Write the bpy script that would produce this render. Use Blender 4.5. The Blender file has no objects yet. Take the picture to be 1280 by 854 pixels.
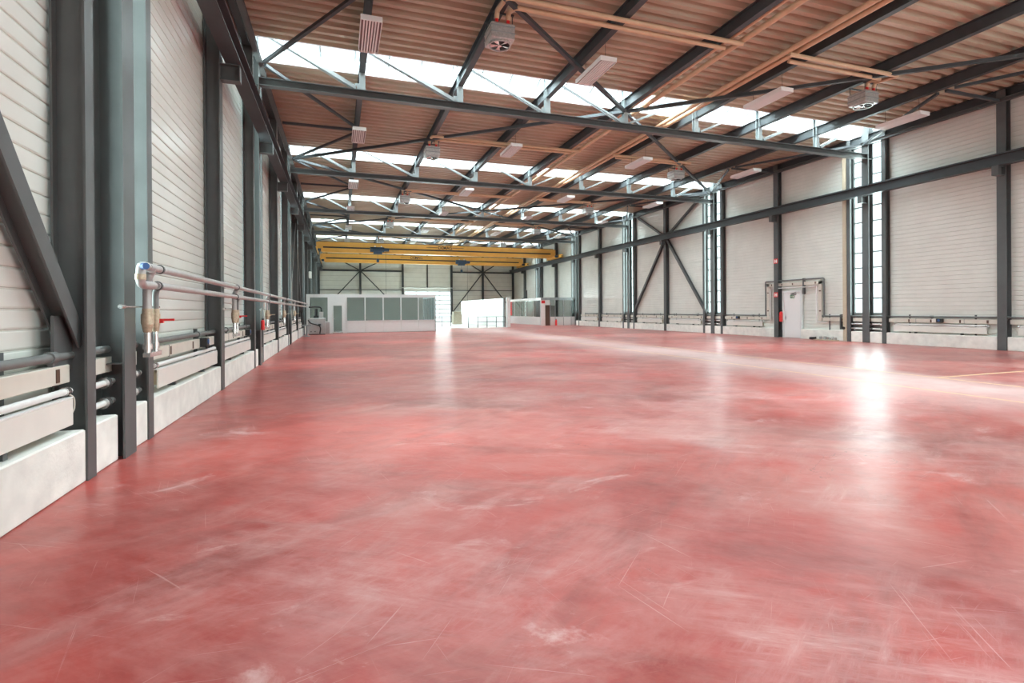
import bpy, math, random
from mathutils import Vector, Matrix
random.seed(7)
SC = bpy.context.scene
COL = SC.collection
PI = math.pi

# ------------------------------------------------------------------ camera
H = 1.5734
F_PX = 637.4
YAW, PITCH, ROLL = 0.3267, -0.0022, -0.0070
cd = bpy.data.cameras.new('camera')
cam = bpy.data.objects.new('camera', cd)
COL.objects.link(cam)
SC.camera = cam
cd.sensor_fit = 'HORIZONTAL'
cd.sensor_width = 36.0
cd.lens = F_PX / 1280 * 36.0
cd.shift_y = -(427 - 389.19) / 1280
cd.clip_start, cd.clip_end = 0.05, 1000
_f = Vector((math.sin(YAW) * math.cos(PITCH), math.cos(YAW) * math.cos(PITCH), math.sin(PITCH)))
_r = Vector((math.cos(YAW), -math.sin(YAW), 0))
_u = _r.cross(_f)
_r2 = _r * math.cos(ROLL) + _u * math.sin(ROLL)
_u2 = _u * math.cos(ROLL) - _r * math.sin(ROLL)
cam.matrix_world = Matrix(((_r2.x, _u2.x, -_f.x, 0), (_r2.y, _u2.y, -_f.y, 0), (_r2.z, _u2.z, -_f.z, H), (0, 0, 0, 1)))

# ------------------------------------------------------------------ sky and exposure
W = bpy.data.worlds.new('sky')
SC.world = W
W.use_nodes = True
bg = W.node_tree.nodes['Background']
bg.inputs[0].default_value = (0.80, 0.93, 1.0, 1)
bg.inputs[1].default_value = 1.0
SC.view_settings.view_transform = 'Standard'
SC.view_settings.look = 'None'
SC.view_settings.gamma = 1
SC.view_settings.use_curve_mapping = False
SC.view_settings.exposure = 1.18
SC.cycles.max_bounces = 10
SC.cycles.diffuse_bounces = 6
SC.cycles.glossy_bounces = 4
SC.cycles.transparent_max_bounces = 24
SC.cycles.caustics_reflective = False
SC.cycles.caustics_refractive = False
SC.cycles.sample_clamp_indirect = 7.0
SC.cycles.sample_clamp_direct = 4.0

# ------------------------------------------------------------------ layout numbers
XL, XLP, XR = -2.193, -2.24, 22.546          # inner faces of the columns
WL, WR = -2.54, 22.84                        # inner faces of the cladding
A0, BAY = 6.703, 10.0
KMIN, KMAX = -2, 6
def A(k): return A0 + BAY * k
Y0, Y1 = A(KMIN), A(KMAX)
DP = 0.81                                    # side post offset from a main column
PX = [0.74, 3.88, 7.03, 10.17, 13.34, 16.5, 19.63]   # purlins = truss verticals
ZP0, ZDECK = 9.04, 9.40
RL0, RL1 = -0.72, 0.92                       # rooflight opening about an axis

SKY_L = 20.0                                 # radiance of the bright overcast sky behind the glazing
def daylight(loc, rot, sx, sy, f=1.0):
    l = bpy.data.lights.new('daylight', 'AREA')
    l.shape = 'RECTANGLE'; l.size = sx; l.size_y = sy
    l.energy = SKY_L * f * PI * sx * sy
    l.color = (0.86, 0.96, 0.98)
    o = bpy.data.objects.new('daylight', l)
    o.location = loc; o.rotation_euler = rot
    COL.objects.link(o)
for k in range(-1, 6):
    daylight((10.16, A(k) + 0.1, 10.20), (0, 0, 0), 25.4, 1.62)
for k in range(0, 6):
    daylight((WL - 0.20, A(k), 5.15), (0, -PI / 2, 0), 7.7, 1.5, 0.25)
    daylight((WR + 0.20, A(k), 5.15), (0, PI / 2, 0), 7.7, 1.5, 0.40)
daylight((11.0, Y1 + 0.3, 2.06), (-PI / 2, 0, 0), 6.0, 4.1, 0.40)
daylight((19.6, Y0 - 0.4, 2.6), (PI / 2, 0, 0), 5.6, 5.2, 0.6)  # fill light outside the added gate behind the camera

# ------------------------------------------------------------------ materials
def mat(name, col, rough=0.5, metal=0.0, noise=0.0, nscale=8.0, spec=0.5, bump=0.0, bscale=40.0, coat=0.0):
    m = bpy.data.materials.new(name)
    m.use_nodes = True
    nt = m.node_tree; N = nt.nodes; L = nt.links
    b = N['Principled BSDF']
    b.inputs['Base Color'].default_value = (*col, 1)
    b.inputs['Roughness'].default_value = rough
    b.inputs['Metallic'].default_value = metal
    b.inputs['Specular IOR Level'].default_value = spec
    b.inputs['Coat Weight'].default_value = coat
    if noise or bump:
        tc = N.new('ShaderNodeTexCoord'); 
        geo = N.new('ShaderNodeNewGeometry')
    if noise:
        n = N.new('ShaderNodeTexNoise'); n.inputs['Scale'].default_value = nscale; n.inputs['Detail'].default_value = 5
        L.new(geo.outputs['Position'], n.inputs['Vector'])
        r = N.new('ShaderNodeMapRange'); r.inputs[1].default_value = 0.3; r.inputs[2].default_value = 0.7
        r.inputs[3].default_value = 1 - noise; r.inputs[4].default_value = 1 + noise
        L.new(n.outputs['Fac'], r.inputs[0])
        mx = N.new('ShaderNodeVectorMath'); mx.operation = 'SCALE'
        mx.inputs[0].default_value = col
        L.new(r.outputs[0], mx.inputs['Scale'])
        L.new(mx.outputs[0], b.inputs['Base Color'])
    if bump:
        n2 = N.new('ShaderNodeTexNoise'); n2.inputs['Scale'].default_value = bscale; n2.inputs['Detail'].default_value = 4
        L.new(geo.outputs['Position'], n2.inputs['Vector'])
        bp = N.new('ShaderNodeBump'); bp.inputs['Strength'].default_value = bump; bp.inputs['Distance'].default_value = 0.01
        L.new(n2.outputs['Fac'], bp.inputs['Height']); L.new(bp.outputs[0], b.inputs['Normal'])
    return m

M = {}
M['steel'] = mat('painted_grey_steel', (0.096, 0.102, 0.101), 0.42, noise=0.10, nscale=3)
M['steel_dark'] = mat('dark_painted_steel', (0.050, 0.056, 0.060), 0.5, noise=0.1, nscale=3)
M['steel_light'] = mat('light_grey_steel', (0.30, 0.33, 0.33), 0.45, noise=0.08, nscale=4)
M['galv'] = mat('galvanised_steel', (0.55, 0.55, 0.54), 0.35, metal=0.7, noise=0.15, nscale=20)
M['clad'] = mat('cream_wall_cladding', (0.735, 0.745, 0.69), 0.26, noise=0.04, nscale=1.5)
M['joint'] = mat('cladding_joint', (0.20, 0.18, 0.165), 0.6)
M['deck'] = mat('beige_roof_deck', (0.46, 0.375, 0.275), 0.50, noise=0.08, nscale=1.2)
M['concrete'] = mat('white_painted_concrete', (0.80, 0.785, 0.73), 0.75, noise=0.10, nscale=3.5, bump=0.25, bscale=25)
M['pale_concrete'] = mat('pale_concrete', (0.66, 0.64, 0.61), 0.6, noise=0.10, nscale=2)
M['white'] = mat('white_enamel', (0.80, 0.79, 0.77), 0.35, noise=0.02)
M['cream'] = mat('cream_enamel', (0.76, 0.73, 0.67), 0.40, noise=0.03, nscale=4)
M['trunk'] = mat('ivory_trunking_plastic', (0.66, 0.62, 0.54), 0.42, noise=0.04, nscale=5)
M['greypipe'] = mat('grey_pipe', (0.17, 0.175, 0.17), 0.45, noise=0.1, nscale=10)
M['silver'] = mat('silver_pipe_lagging', (0.46, 0.44, 0.43), 0.38, metal=0.3, noise=0.08, nscale=12)
M['chrome'] = mat('bright_metal', (0.75, 0.74, 0.72), 0.25, metal=0.9, noise=0.1, nscale=30)
M['beigepipe'] = mat('beige_pipe_lagging', (0.60, 0.41, 0.26), 0.5, noise=0.06, nscale=5)
M['brass'] = mat('aged_brass', (0.52, 0.42, 0.30), 0.45, metal=0.3, noise=0.2, nscale=30)
M['red'] = mat('signal_red', (0.72, 0.03, 0.03), 0.4)
M['blue'] = mat('blue_paint', (0.03, 0.10, 0.28), 0.4)
M['hoist'] = mat('hoist_blue_black', (0.02, 0.045, 0.08), 0.4)
M['yellow'] = mat('crane_yellow', (0.83, 0.42, 0.075), 0.4, noise=0.05, nscale=2)
M['black'] = mat('black_rubber', (0.018, 0.018, 0.018), 0.5)
M['brown'] = mat('brown_socket', (0.10, 0.055, 0.035), 0.5)
M['louvre'] = mat('lamp_white_louvre', (0.84, 0.83, 0.82), 0.4)
M['lampin'] = mat('lamp_reflector', (0.22, 0.17, 0.165), 0.35)
M['door'] = mat('white_door_paint', (0.80, 0.80, 0.79), 0.4)
M['machine'] = mat('machine_grey', (0.42, 0.42, 0.41), 0.45, noise=0.05)
M['kerb'] = mat('white_upstand_sheet', (0.80, 0.81, 0.80), 0.5)
M['office'] = mat('office_panel_white', (0.70, 0.725, 0.715), 0.4, noise=0.02)
M['khaki'] = mat('khaki_board', (0.42, 0.37, 0.28), 0.7, noise=0.12, nscale=4)
M['ductbeige'] = mat('beige_duct', (0.52, 0.44, 0.32), 0.5, noise=0.04)
M['lineyellow'] = mat('faded_yellow_line', (0.70, 0.46, 0.26), 0.5, noise=0.12, nscale=15)
M['grass'] = mat('grass_outside', (0.25, 0.32, 0.16), 0.9, noise=0.2, nscale=0.3)
M['green'] = mat('sign_green', (0.02, 0.22, 0.10), 0.5)
M['offfloor'] = mat('office_floor_grey', (0.30, 0.29, 0.28), 0.5, noise=0.05)

def glass_mat(name, tint, gloss):
    m = bpy.data.materials.new(name); m.use_nodes = True
    nt = m.node_tree; N = nt.nodes; L = nt.links
    N.remove(N['Principled BSDF'])
    t = N.new('ShaderNodeBsdfTransparent'); t.inputs[0].default_value = (*tint, 1)
    g = N.new('ShaderNodeBsdfGlossy'); g.inputs['Roughness'].default_value = 0.02
    fr = N.new('ShaderNodeFresnel'); fr.inputs[0].default_value = 1.45
    mu = N.new('ShaderNodeMath'); mu.operation = 'MULTIPLY'; mu.inputs[1].default_value = gloss
    ge = N.new('ShaderNodeNewGeometry'); inv = N.new('ShaderNodeMath'); inv.operation = 'SUBTRACT'; inv.inputs[0].default_value = 1.0
    L.new(ge.outputs['Backfacing'], inv.inputs[1])            # one reflection per pane, from its front face
    m2 = N.new('ShaderNodeMath'); m2.operation = 'MULTIPLY'
    L.new(fr.outputs[0], m2.inputs[0]); L.new(inv.outputs[0], m2.inputs[1])
    L.new(m2.outputs[0], mu.inputs[0])
    mx = N.new('ShaderNodeMixShader')
    L.new(mu.outputs[0], mx.inputs[0]); L.new(t.outputs[0], mx.inputs[1]); L.new(g.outputs[0], mx.inputs[2])
    L.new(mx.outputs[0], N['Material Output'].inputs[0])
    return m
M['glass'] = glass_mat('window_glass', (0.90, 0.95, 0.93), 1.0)
M['roofglass'] = glass_mat('rooflight_sheet', (0.88, 0.92, 0.93), 0.6)
M['officeglass'] = glass_mat('office_glass', (0.64, 0.67, 0.66), 1.4)

def floor_mat():
    m = bpy.data.materials.new('red_coated_concrete_floor'); m.use_nodes = True
    nt = m.node_tree; N = nt.nodes; L = nt.links
    b = N['Principled BSDF']
    geo = N.new('ShaderNodeNewGeometry')
    def noise(scale, detail=6, rough=0.6, stretch=None, rot=0.0, dist=0.0, off=0.0):
        n = N.new('ShaderNodeTexNoise'); n.inputs['Scale'].default_value = scale
        n.inputs['Detail'].default_value = detail; n.inputs['Roughness'].default_value = rough
        n.inputs['Distortion'].default_value = dist
        mp = N.new('ShaderNodeMapping')
        mp.inputs['Rotation'].default_value = (0, 0, rot); mp.inputs['Location'].default_value = (off, off * .7, 0)
        L.new(geo.outputs['Position'], mp.inputs['Vector'])
        out = mp.outputs[0]
        if stretch:
            mp2 = N.new('ShaderNodeMapping'); mp2.inputs['Scale'].default_value = stretch
            L.new(out, mp2.inputs['Vector']); out = mp2.outputs[0]
        L.new(out, n.inputs['Vector'])
        return n.outputs['Fac']
    def rng(sock, a, b_, c=0.0, d=1.0):
        r = N.new('ShaderNodeMapRange'); r.inputs[1].default_value = a; r.inputs[2].default_value = b_
        r.inputs[3].default_value = c; r.inputs[4].default_value = d
        L.new(sock, r.inputs[0]); return r.outputs[0]
    def mix(fac, c1, c2):
        x = N.new('ShaderNodeMix'); x.data_type = 'RGBA'
        L.new(fac, x.inputs[0])
        for s, c in ((x.inputs[6], c1), (x.inputs[7], c2)):
            if hasattr(c, 'links'): L.new(c, s)
            else: s.default_value = (*c, 1)
        return x.outputs[2]
    def math_(op, a, b_):
        x = N.new('ShaderNodeMath'); x.operation = op
        for s, c in ((x.inputs[0], a), (x.inputs[1], b_)):
            if hasattr(c, 'links'): L.new(c, s)
            else: s.default_value = c
        return x.outputs[0]
    big = rng(noise(0.22, 6), 0.38, 0.62)
    base = mix(big, (0.24, 0.019, 0.0145), (0.48, 0.040, 0.027))
    cloud = rng(noise(0.50, 10, 0.68, (1, 1, 1), 0.3, 0.9), 0.42, 0.66)
    sepx = N.new('ShaderNodeSeparateXYZ'); L.new(geo.outputs['Position'], sepx.inputs[0])
    haze_wear = rng(math_('ADD', sepx.outputs['X'], math_('MULTIPLY', noise(0.35, 5), 4.0)), 1.2, 5.0)   # mid-floor mask for wear and for reflection haze painted into the colour
    base = mix(math_('MULTIPLY', cloud, math_('ADD', math_('MULTIPLY', haze_wear, 0.62), 0.12)), base, (0.44, 0.20, 0.175))  # pale clouds: mostly floor reflection put into the colour, some dust
    # dark tyre bloom, brushed along two directions
    d1 = rng(noise(0.55, 9, 0.70, (0.45, 1.5, 1), 0.5), 0.50, 0.68)
    d2 = rng(noise(0.60, 9, 0.70, (0.45, 1.6, 1), -0.6, 0, 9), 0.52, 0.70)
    base = mix(math_('MULTIPLY', math_('MAXIMUM', d1, d2), 0.72), base, (0.125, 0.022, 0.019))
    # mottle of the trowelled surface
    fine = rng(noise(5, 8, 0.75, (0.6, 1.5, 1), 0.7), 0.38, 0.66)
    base = mix(math_('MULTIPLY', fine, 0.32), base, (0.48, 0.17, 0.15))
    blot = math_('MULTIPLY', rng(noise(1.7, 10, 0.72, (0.7, 1.3, 1), -0.4, 0.5, 17), 0.47, 0.66), rng(noise(0.33, 4, 0.5, None, 0, 0, 41), 0.42, 0.60))
    base = mix(math_('MULTIPLY', blot, 0.38), base, (0.55, 0.31, 0.285))
    # pale wear: rubbed streaks in soft patches
    w1 = rng(noise(0.5, 6, 0.62, (1, 1, 1), 0.2, 0.6, 4), 0.46, 0.68)
    s1 = rng(noise(2.6, 10, 0.80, (0.30, 2.0, 1), 0.55), 0.46, 0.72)
    s2 = rng(noise(2.2, 10, 0.80, (0.28, 2.2, 1), -0.5), 0.48, 0.74)
    wear = math_('MULTIPLY', w1, math_('MAXIMUM', s1, s2))
    spots = math_('MULTIPLY', rng(noise(1.3, 9, 0.7, (0.8, 1.3, 1), 0.1, 0.7, 13), 0.60, 0.74), 0.7)
    # fine scratches in several directions
    scr = None
    for i, (sc_, ro, th) in enumerate(((1.5, 0.5, 0.665), (1.6, -0.75, 0.67), (1.4, 1.35, 0.665), (1.7, 0.1, 0.67), (1.5, 2.2, 0.67), (1.6, -0.3, 0.67), (1.3, 0.9, 0.67))):
        s_ = rng(noise(sc_, 3, 0.55, (0.6, 46, 1), ro, 0.0, i * 3.7), th, th + 0.03)
        s_ = math_('MULTIPLY', s_, rng(noise(1.1, 2, 0.5, None, ro, 0, 20 + i * 5), 0.50, 0.58))
        scr = s_ if scr is None else math_('MAXIMUM', scr, s_)
    pale = math_('MAXIMUM', math_('MAXIMUM', math_('MULTIPLY', math_('MULTIPLY', wear, rng(haze_wear, 0, 1, 0.35, 0.85)), 1.0), spots), math_('MULTIPLY', scr, 0.34))
    # dark cracks
    crk = math_('MULTIPLY', rng(noise(0.5, 6, 0.6, None, 0.0, 1.2, 30), 0.498, 0.500), rng(noise(0.5, 6, 0.6, None, 0.0, 1.2, 30), 0.502, 0.500))
    crk = math_('MULTIPLY', crk, rng(noise(0.6, 2, 0.5, None, 0, 0, 55), 0.60, 0.64))
    # a paler, rougher lane along the hall, soft at its edges
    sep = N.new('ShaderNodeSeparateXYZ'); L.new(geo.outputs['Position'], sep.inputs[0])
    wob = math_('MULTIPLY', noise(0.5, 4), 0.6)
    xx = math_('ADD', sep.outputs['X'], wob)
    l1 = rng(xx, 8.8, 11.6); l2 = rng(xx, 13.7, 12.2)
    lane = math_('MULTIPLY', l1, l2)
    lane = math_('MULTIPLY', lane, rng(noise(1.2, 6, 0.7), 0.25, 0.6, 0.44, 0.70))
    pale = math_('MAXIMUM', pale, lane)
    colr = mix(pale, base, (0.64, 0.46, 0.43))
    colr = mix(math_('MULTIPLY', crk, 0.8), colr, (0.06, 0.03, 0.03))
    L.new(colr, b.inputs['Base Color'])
    ro = math_('ADD', rng(noise(2.0, 7, 0.72), 0.3, 0.7, 0.29, 0.38), math_('MULTIPLY', pale, 0.16))
    L.new(ro, b.inputs['Roughness'])
    b.inputs['Specular IOR Level'].default_value = 0.68
    bp = N.new('ShaderNodeBump'); bp.inputs['Strength'].default_value = 0.16; bp.inputs['Distance'].default_value = 0.01
    L.new(noise(6.0, 5, 0.65), bp.inputs['Height']); L.new(bp.outputs[0], b.inputs['Normal'])
    return m
M['floor'] = floor_mat()

# ------------------------------------------------------------------ mesh helpers
class MB:
    def __init__(s): s.v = []; s.f = []; s.sm = []
    def add(s, vs, fs, smooth=False):
        n = len(s.v); s.v += [tuple(v) for v in vs]
        s.f += [tuple(i + n for i in f) for f in fs]; s.sm += [smooth] * len(fs); return s
    def box(s, x0, x1, y0, y1, z0, z1):
        vs = [(x0, y0, z0), (x1, y0, z0), (x1, y1, z0), (x0, y1, z0), (x0, y0, z1), (x1, y0, z1), (x1, y1, z1), (x0, y1, z1)]
        return s.add(vs, [(0, 3, 2, 1), (4, 5, 6, 7), (0, 1, 5, 4), (1, 2, 6, 5), (2, 3, 7, 6), (3, 0, 4, 7)])
    def beam(s, p, q, w, h, up=(0, 0, 1)):
        p = Vector(p); q = Vector(q); d = (q - p).normalized(); up = Vector(up)
        if abs(d.dot(up)) > 0.99: up = Vector((0, 1, 0)) if abs(d.y) < 0.9 else Vector((1, 0, 0))
        r = d.cross(up).normalized(); u = r.cross(d)
        vs = [c + r * a * w / 2 + u * b * h / 2 for c in (p, q) for a, b in ((-1, -1), (1, -1), (1, 1), (-1, 1))]
        return s.add(vs, [(0, 1, 2, 3), (7, 6, 5, 4), (0, 4, 5, 1), (1, 5, 6, 2), (2, 6, 7, 3), (3, 7, 4, 0)])
    def ibeam(s, p, q, w, h, tf=0.018, tw=0.012, up=(0, 0, 1)):
        p = Vector(p); q = Vector(q); d = (q - p).normalized(); up = Vector(up)
        if abs(d.dot(up)) > 0.99: up = Vector((0, 1, 0)) if abs(d.y) < 0.9 else Vector((1, 0, 0))
        r = d.cross(up).normalized(); u = r.cross(d)
        for sg in (-1, 1):
            o = u * sg * (h / 2 - tf / 2); s.beam(p + o, q + o, w, tf, up)
        return s.beam(p, q, tw, h - 2 * tf, up)
    def tube(s, p, q, r, n=10, caps=True, r2=None):
        p = Vector(p); q = Vector(q); d = (q - p).normalized()
        a = Vector((0, 0, 1)) if abs(d.z) < 0.9 else Vector((1, 0, 0))
        e1 = d.cross(a).normalized(); e2 = d.cross(e1)
        r2 = r if r2 is None else r2
        ring = [(math.cos(2 * PI * i / n), math.sin(2 * PI * i / n)) for i in range(n)]
        vs = [p + (e1 * c + e2 * t) * r for c, t in ring] + [q + (e1 * c + e2 * t) * r2 for c, t in ring]
        s.add(vs, [(i, i + n, (i + 1) % n + n, (i + 1) % n) for i in range(n)], True)
        if caps: s.add(vs, [tuple(range(n)), tuple(range(2 * n - 1, n - 1, -1))])
        return s
    def path(s, pts, r, n=10, bend=None):
        pts = [Vector(p) for p in pts]
        if bend:
            out = [pts[0]]
            for a, b, c in zip(pts, pts[1:], pts[2:]):
                d1 = (a - b).normalized(); d2 = (c - b).normalized()
                t = min(bend, (a - b).length * .49, (c - b).length * .49)
                pa = b + d1 * t; pc = b + d2 * t
                for i in range(5):
                    u = i / 4; out.append(pa * (1 - u) ** 2 + b * 2 * u * (1 - u) + pc * u * u)
            out.append(pts[-1]); pts = out
        rings = []; prev = None
        for i, p in enumerate(pts):
            d = (pts[min(i + 1, len(pts) - 1)] - pts[max(i - 1, 0)]).normalized()
            if prev is None:
                a = Vector((0, 0, 1)) if abs(d.z) < 0.9 else Vector((1, 0, 0)); e1 = d.cross(a).normalized()
            else: e1 = (prev - d * prev.dot(d)).normalized()
            prev = e1; e2 = d.cross(e1)
            rings.append([p + (e1 * math.cos(2 * PI * j / n) + e2 * math.sin(2 * PI * j / n)) * r for j in range(n)])
        vs = [v for R_ in rings for v in R_]
        fs = [(i * n + j, i * n + (j + 1) % n, (i + 1) * n + (j + 1) % n, (i + 1) * n + j) for i in range(len(rings) - 1) for j in range(n)]
        s.add(vs, fs, True)
        s.add(rings[0], [tuple(range(n - 1, -1, -1))]); s.add(rings[-1], [tuple(range(n))])
        return s
    def cbox(s, x0, x1, y0, y1, z0, z1, c=0.01):
        # box with chamfered edges
        vs = []
        for z, k in ((z0, c), (z0 + c, 0), (z1 - c, 0), (z1, c)):
            a0, a1, b0, b1 = x0 + k, x1 - k, y0 + k, y1 - k
            e = c * 0.6
            vs += [(a0 + e, b0, z), (a1 - e, b0, z), (a1, b0 + e, z), (a1, b1 - e, z), (a1 - e, b1, z), (a0 + e, b1, z), (a0, b1 - e, z), (a0, b0 + e, z)]
        fs = [tuple(range(7, -1, -1)), tuple(range(24, 32))]
        for l in range(3):
            for j in range(8): fs.append((l * 8 + j, l * 8 + (j + 1) % 8, l * 8 + 8 + (j + 1) % 8, l * 8 + 8 + j))
        return s.add(vs, fs)
    def mesh(s, name, m):
        me = bpy.data.meshes.new(name)
        me.from_pydata(s.v, [], s.f)
        me.polygons.foreach_set('use_smooth', s.sm)
        me.materials.append(M[m]); me.update()
        return me

def tag(o, label=None, cat=None, group=None, kind=None):
    if label: o['label'] = label
    if cat: o['category'] = cat
    if group: o['group'] = group
    if kind: o['kind'] = kind
    return o
def link(name, me, parent=None, loc=(0, 0, 0), rotz=0.0, **kw):
    o = bpy.data.objects.new(name, me); COL.objects.link(o)
    o.location = loc; o.rotation_euler = (0, 0, rotz)
    if parent: o.parent = parent
    return tag(o, **kw)
def obj(name, mb, m, parent=None, loc=(0, 0, 0), rotz=0.0, **kw):
    return link(name, mb.mesh(name, m), parent, loc, rotz, **kw)
def thing(name, label, cat, loc=(0, 0, 0), rotz=0.0, group=None):
    o = bpy.data.objects.new(name, None); COL.objects.link(o)
    o.location = loc; o.rotation_euler = (0, 0, rotz); o.empty_display_size = 0.1
    return tag(o, label, cat, group)
def struct(name, label=None, loc=(0, 0, 0)):
    o = bpy.data.objects.new(name, None); COL.objects.link(o); o.location = loc
    o['kind'] = 'structure'
    if label: o['label'] = label
    return o
CACHE = {}
def cached(key, fn, m):
    if key not in CACHE: CACHE[key] = fn().mesh(str(key[0]) if isinstance(key, tuple) else str(key), m)
    return CACHE[key]
ORD = ['nearest', 'second', 'third', 'fourth', 'fifth', 'sixth', 'seventh', 'eighth', 'ninth', 'tenth', 'eleventh', 'twelfth']
def nth(i, what='from the camera'):
    return ('nearest to the camera' if what == 'from the camera' else 'first ' + what) if i == 0 else ORD[i] + ' ' + what

# ------------------------------------------------------------------ the shell
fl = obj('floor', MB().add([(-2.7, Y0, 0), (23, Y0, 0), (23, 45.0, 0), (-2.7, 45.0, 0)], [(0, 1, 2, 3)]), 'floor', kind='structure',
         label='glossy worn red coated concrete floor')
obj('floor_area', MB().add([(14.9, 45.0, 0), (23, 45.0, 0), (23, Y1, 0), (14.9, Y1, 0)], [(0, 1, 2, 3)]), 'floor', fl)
obj('loading_floor', MB().add([(-2.7, 45.0, 0.0), (14.9, 45.0, 0.0), (14.9, Y1, 0.0), (-2.7, Y1, 0.0)], [(0, 1, 2, 3)]), 'pale_concrete', fl,
    label='pale concrete floor beyond the red coating')
# painted lines, a hair above the floor
obj('lane_line', MB().add([(10.56, 1.0, .002), (10.64, 1.0, .002), (10.64, 30, .002), (10.56, 30, .002)], [(0, 1, 2, 3)]), 'lineyellow', fl)
obj('lane_line', MB().add([(12.58, 1.0, .002), (12.66, 1.0, .002), (12.66, 30, .002), (12.58, 30, .002)], [(0, 1, 2, 3)]), 'lineyellow', fl)
obj('lane_line', MB().add([(12.7, 7.70, .002), (19.5, 7.72, .002), (19.5, 7.80, .002), (12.7, 7.78, .002)], [(0, 1, 2, 3)]), 'lineyellow', fl)
ROW = 0.172
ZW0, ZW1 = 0.40, 9.42
NROW = int(round((ZW1 - ZW0) / ROW))
def plank_profile():
    # (depth towards the room, z) for one plank of the cladding
    g = 0.010; t = 0.016
    return [(-t, 0), (-t, g), (-.002, g + 0.004), (0.003, g + .018), (0.003, ROW - .016), (-.002, ROW - 0.003), (-t, ROW)]
def planks(y0, y1, rows, mbx=None, sgn=1):
    mb = mbx or MB()
    pf = plank_profile()
    for r in rows:
        vs = [(d * sgn, y0, z + r * ROW) for d, z in pf] + [(d * sgn, y1, z + r * ROW) for d, z in pf]
        n = len(pf)
        fs = [(i, i + 1, i + 1 + n, i + n) for i in range(n - 1)]
        if sgn > 0: fs = [tuple(reversed(f)) for f in fs]
        mb.add(vs, fs)
    return mb

def side_wall(side):
    lft = side < 0
    X = WL if lft else WR
    out = -1 if lft else 1
    w = struct('wall_left' if lft else 'wall_right', 'cream ribbed metal cladding wall, %s side of the hall' % ('left' if lft else 'right'))
    pieces = []                                    # solid stretches between the window strips
    ends = [Y0] 
    for k in range(-1, 6): ends += [A(k) - DP + 0.06, A(k) + DP - 0.06]
    ends.append(Y1)
    back = MB()
    for a, b in zip(ends[0::2], ends[1::2]):
        back.box(min(X, X + out * .16) if True else 0, max(X, X + out * .16), a, b, 0, 9.6)
    # under and above the window strips
    for k in range(-1, 6):
        z1 = 1.30 if k >= 0 else 9.6
        back.box(min(X, X + out * .16), max(X, X + out * .16), A(k) - DP + .06, A(k) + DP - .06, 0, z1)
        if k >= 0: back.box(min(X, X + out * .16), max(X, X + out * .16), A(k) - DP + .06, A(k) + DP - .06, 9.0, 9.6)
    for v in range(len(back.v)):                   # the backing sits behind the planks
        x, y, z = back.v[v]; back.v[v] = (x + out * 0.017, y, z)
    obj('wall_core', back, 'joint', w)
    sg = 1 if lft else -1
    for a, b in zip(ends[0::2], ends[1::2]):
        mid = (a + b) / 2
        if b < -4 or a > Y1: segs = [(a, b)]
        else: segs = [(a, mid), (mid, b)]
        for s0, s1 in segs:
            single = lft and s0 > 1.0 and s0 < 13
            if single:
                me = cached(('wall_plank', round(s1 - s0, 3)), lambda: planks(0, s1 - s0, [0], None, sg), 'clad')
                for r in range(NROW):
                    link('wall_plank', me, w, (X, s0, ZW0 + r * ROW))
            else:
                o = obj('wall_planks', planks(s0, s1, range(NROW), None, sg), 'clad', w, (X, 0, ZW0))
                o['kind'] = 'stuff'
    return w
wl = side_wall(-1)
wr = side_wall(1)

# end walls
wb = struct('wall_back', 'cream cladding end wall behind the yellow cranes')
core = MB()
for x0, x1, z0, z1 in ((-2.8, 8.0, 0, 9.6), (14.0, 23.2, 0, 9.6), (8.0, 14.0, 4.12, 9.6)):
    core.box(x0, x1, Y1 + .013, Y1 + .2, z0, z1)
obj('wall_core', core, 'joint', wb)
mb = MB()
for x0, x1, z0, z1 in ((-2.6, 8.0, 0.0, 9.45), (14.0, 22.9, 0.0, 9.45), (8.0, 14.0, 4.12, 9.45)):
    r0 = int(round(z0 / 0.6)); 
    z = z0
    while z < z1 - 0.01:
        zz = min(z + 0.6, z1); mb.box(x0, x1, Y1 - .02, Y1 + .02, z + .012, zz - .004); z = zz
obj('wall_planks', mb, 'clad', wb)['kind'] = 'stuff'
wf = struct('wall_front', 'end wall behind the viewer')
obj('wall_core', MB().box(-2.8, 16.8, Y0 - .2, Y0, 0, 9.6).box(22.4, 23.2, Y0 - .2, Y0, 0, 9.6).box(16.8, 22.4, Y0 - .2, Y0, 5.2, 9.6), 'clad', wf)
d3 = struct('added_gate', 'glazed gate added behind the viewer to let in fill light', (16.8, Y0 - .1, 0))  # invented gate, out of view, added to brighten the near end
for c in range(5): obj('added_gate_stile', MB().box(c * 1.4 - .05, c * 1.4 + .05, -.03, .03, 0, 5.2), 'galv', d3)
for z in (0, 1.7, 3.4, 5.1): obj('added_gate_rail', MB().box(0, 5.6, -.03, .03, z, z + .1), 'galv', d3)
for c in range(4): obj('pane', MB().box(c * 1.4 + .05, c * 1.4 + 1.35, -.005, .005, .1, 5.1), 'glass', d3)

# concrete plinth: one block between each pair of columns
def plinth(side):
    lft = side < 0
    b = struct('baseboard_left' if lft else 'baseboard_right', 'white painted concrete plinth along the %s wall' % ('left' if lft else 'right'))
    xs = (WL, XLP - .015) if lft else (XR + .015, WR)
    cuts = []
    for k in range(-1, 6):
        cuts += [(A(k) - DP, .09), (A(k), .165), (A(k) + DP, .09), (A(k + .5), .145)]
    cuts = [c for c in cuts if c[0] < Y1 - 1]
    prev = A(-1.5)
    for y, h in cuts:
        if not (not lft and 20.0 < y < 23):
            a, c = prev + .006, y - h - .006
        else:
            a, c = prev + .006, 20.15
        if c - a > .1: obj('plinth_block', MB().cbox(xs[0], xs[1], a, c, 0, .49, .012), 'concrete', b)
        prev = y + h
    return b
plinth(-1); plinth(1)

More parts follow.
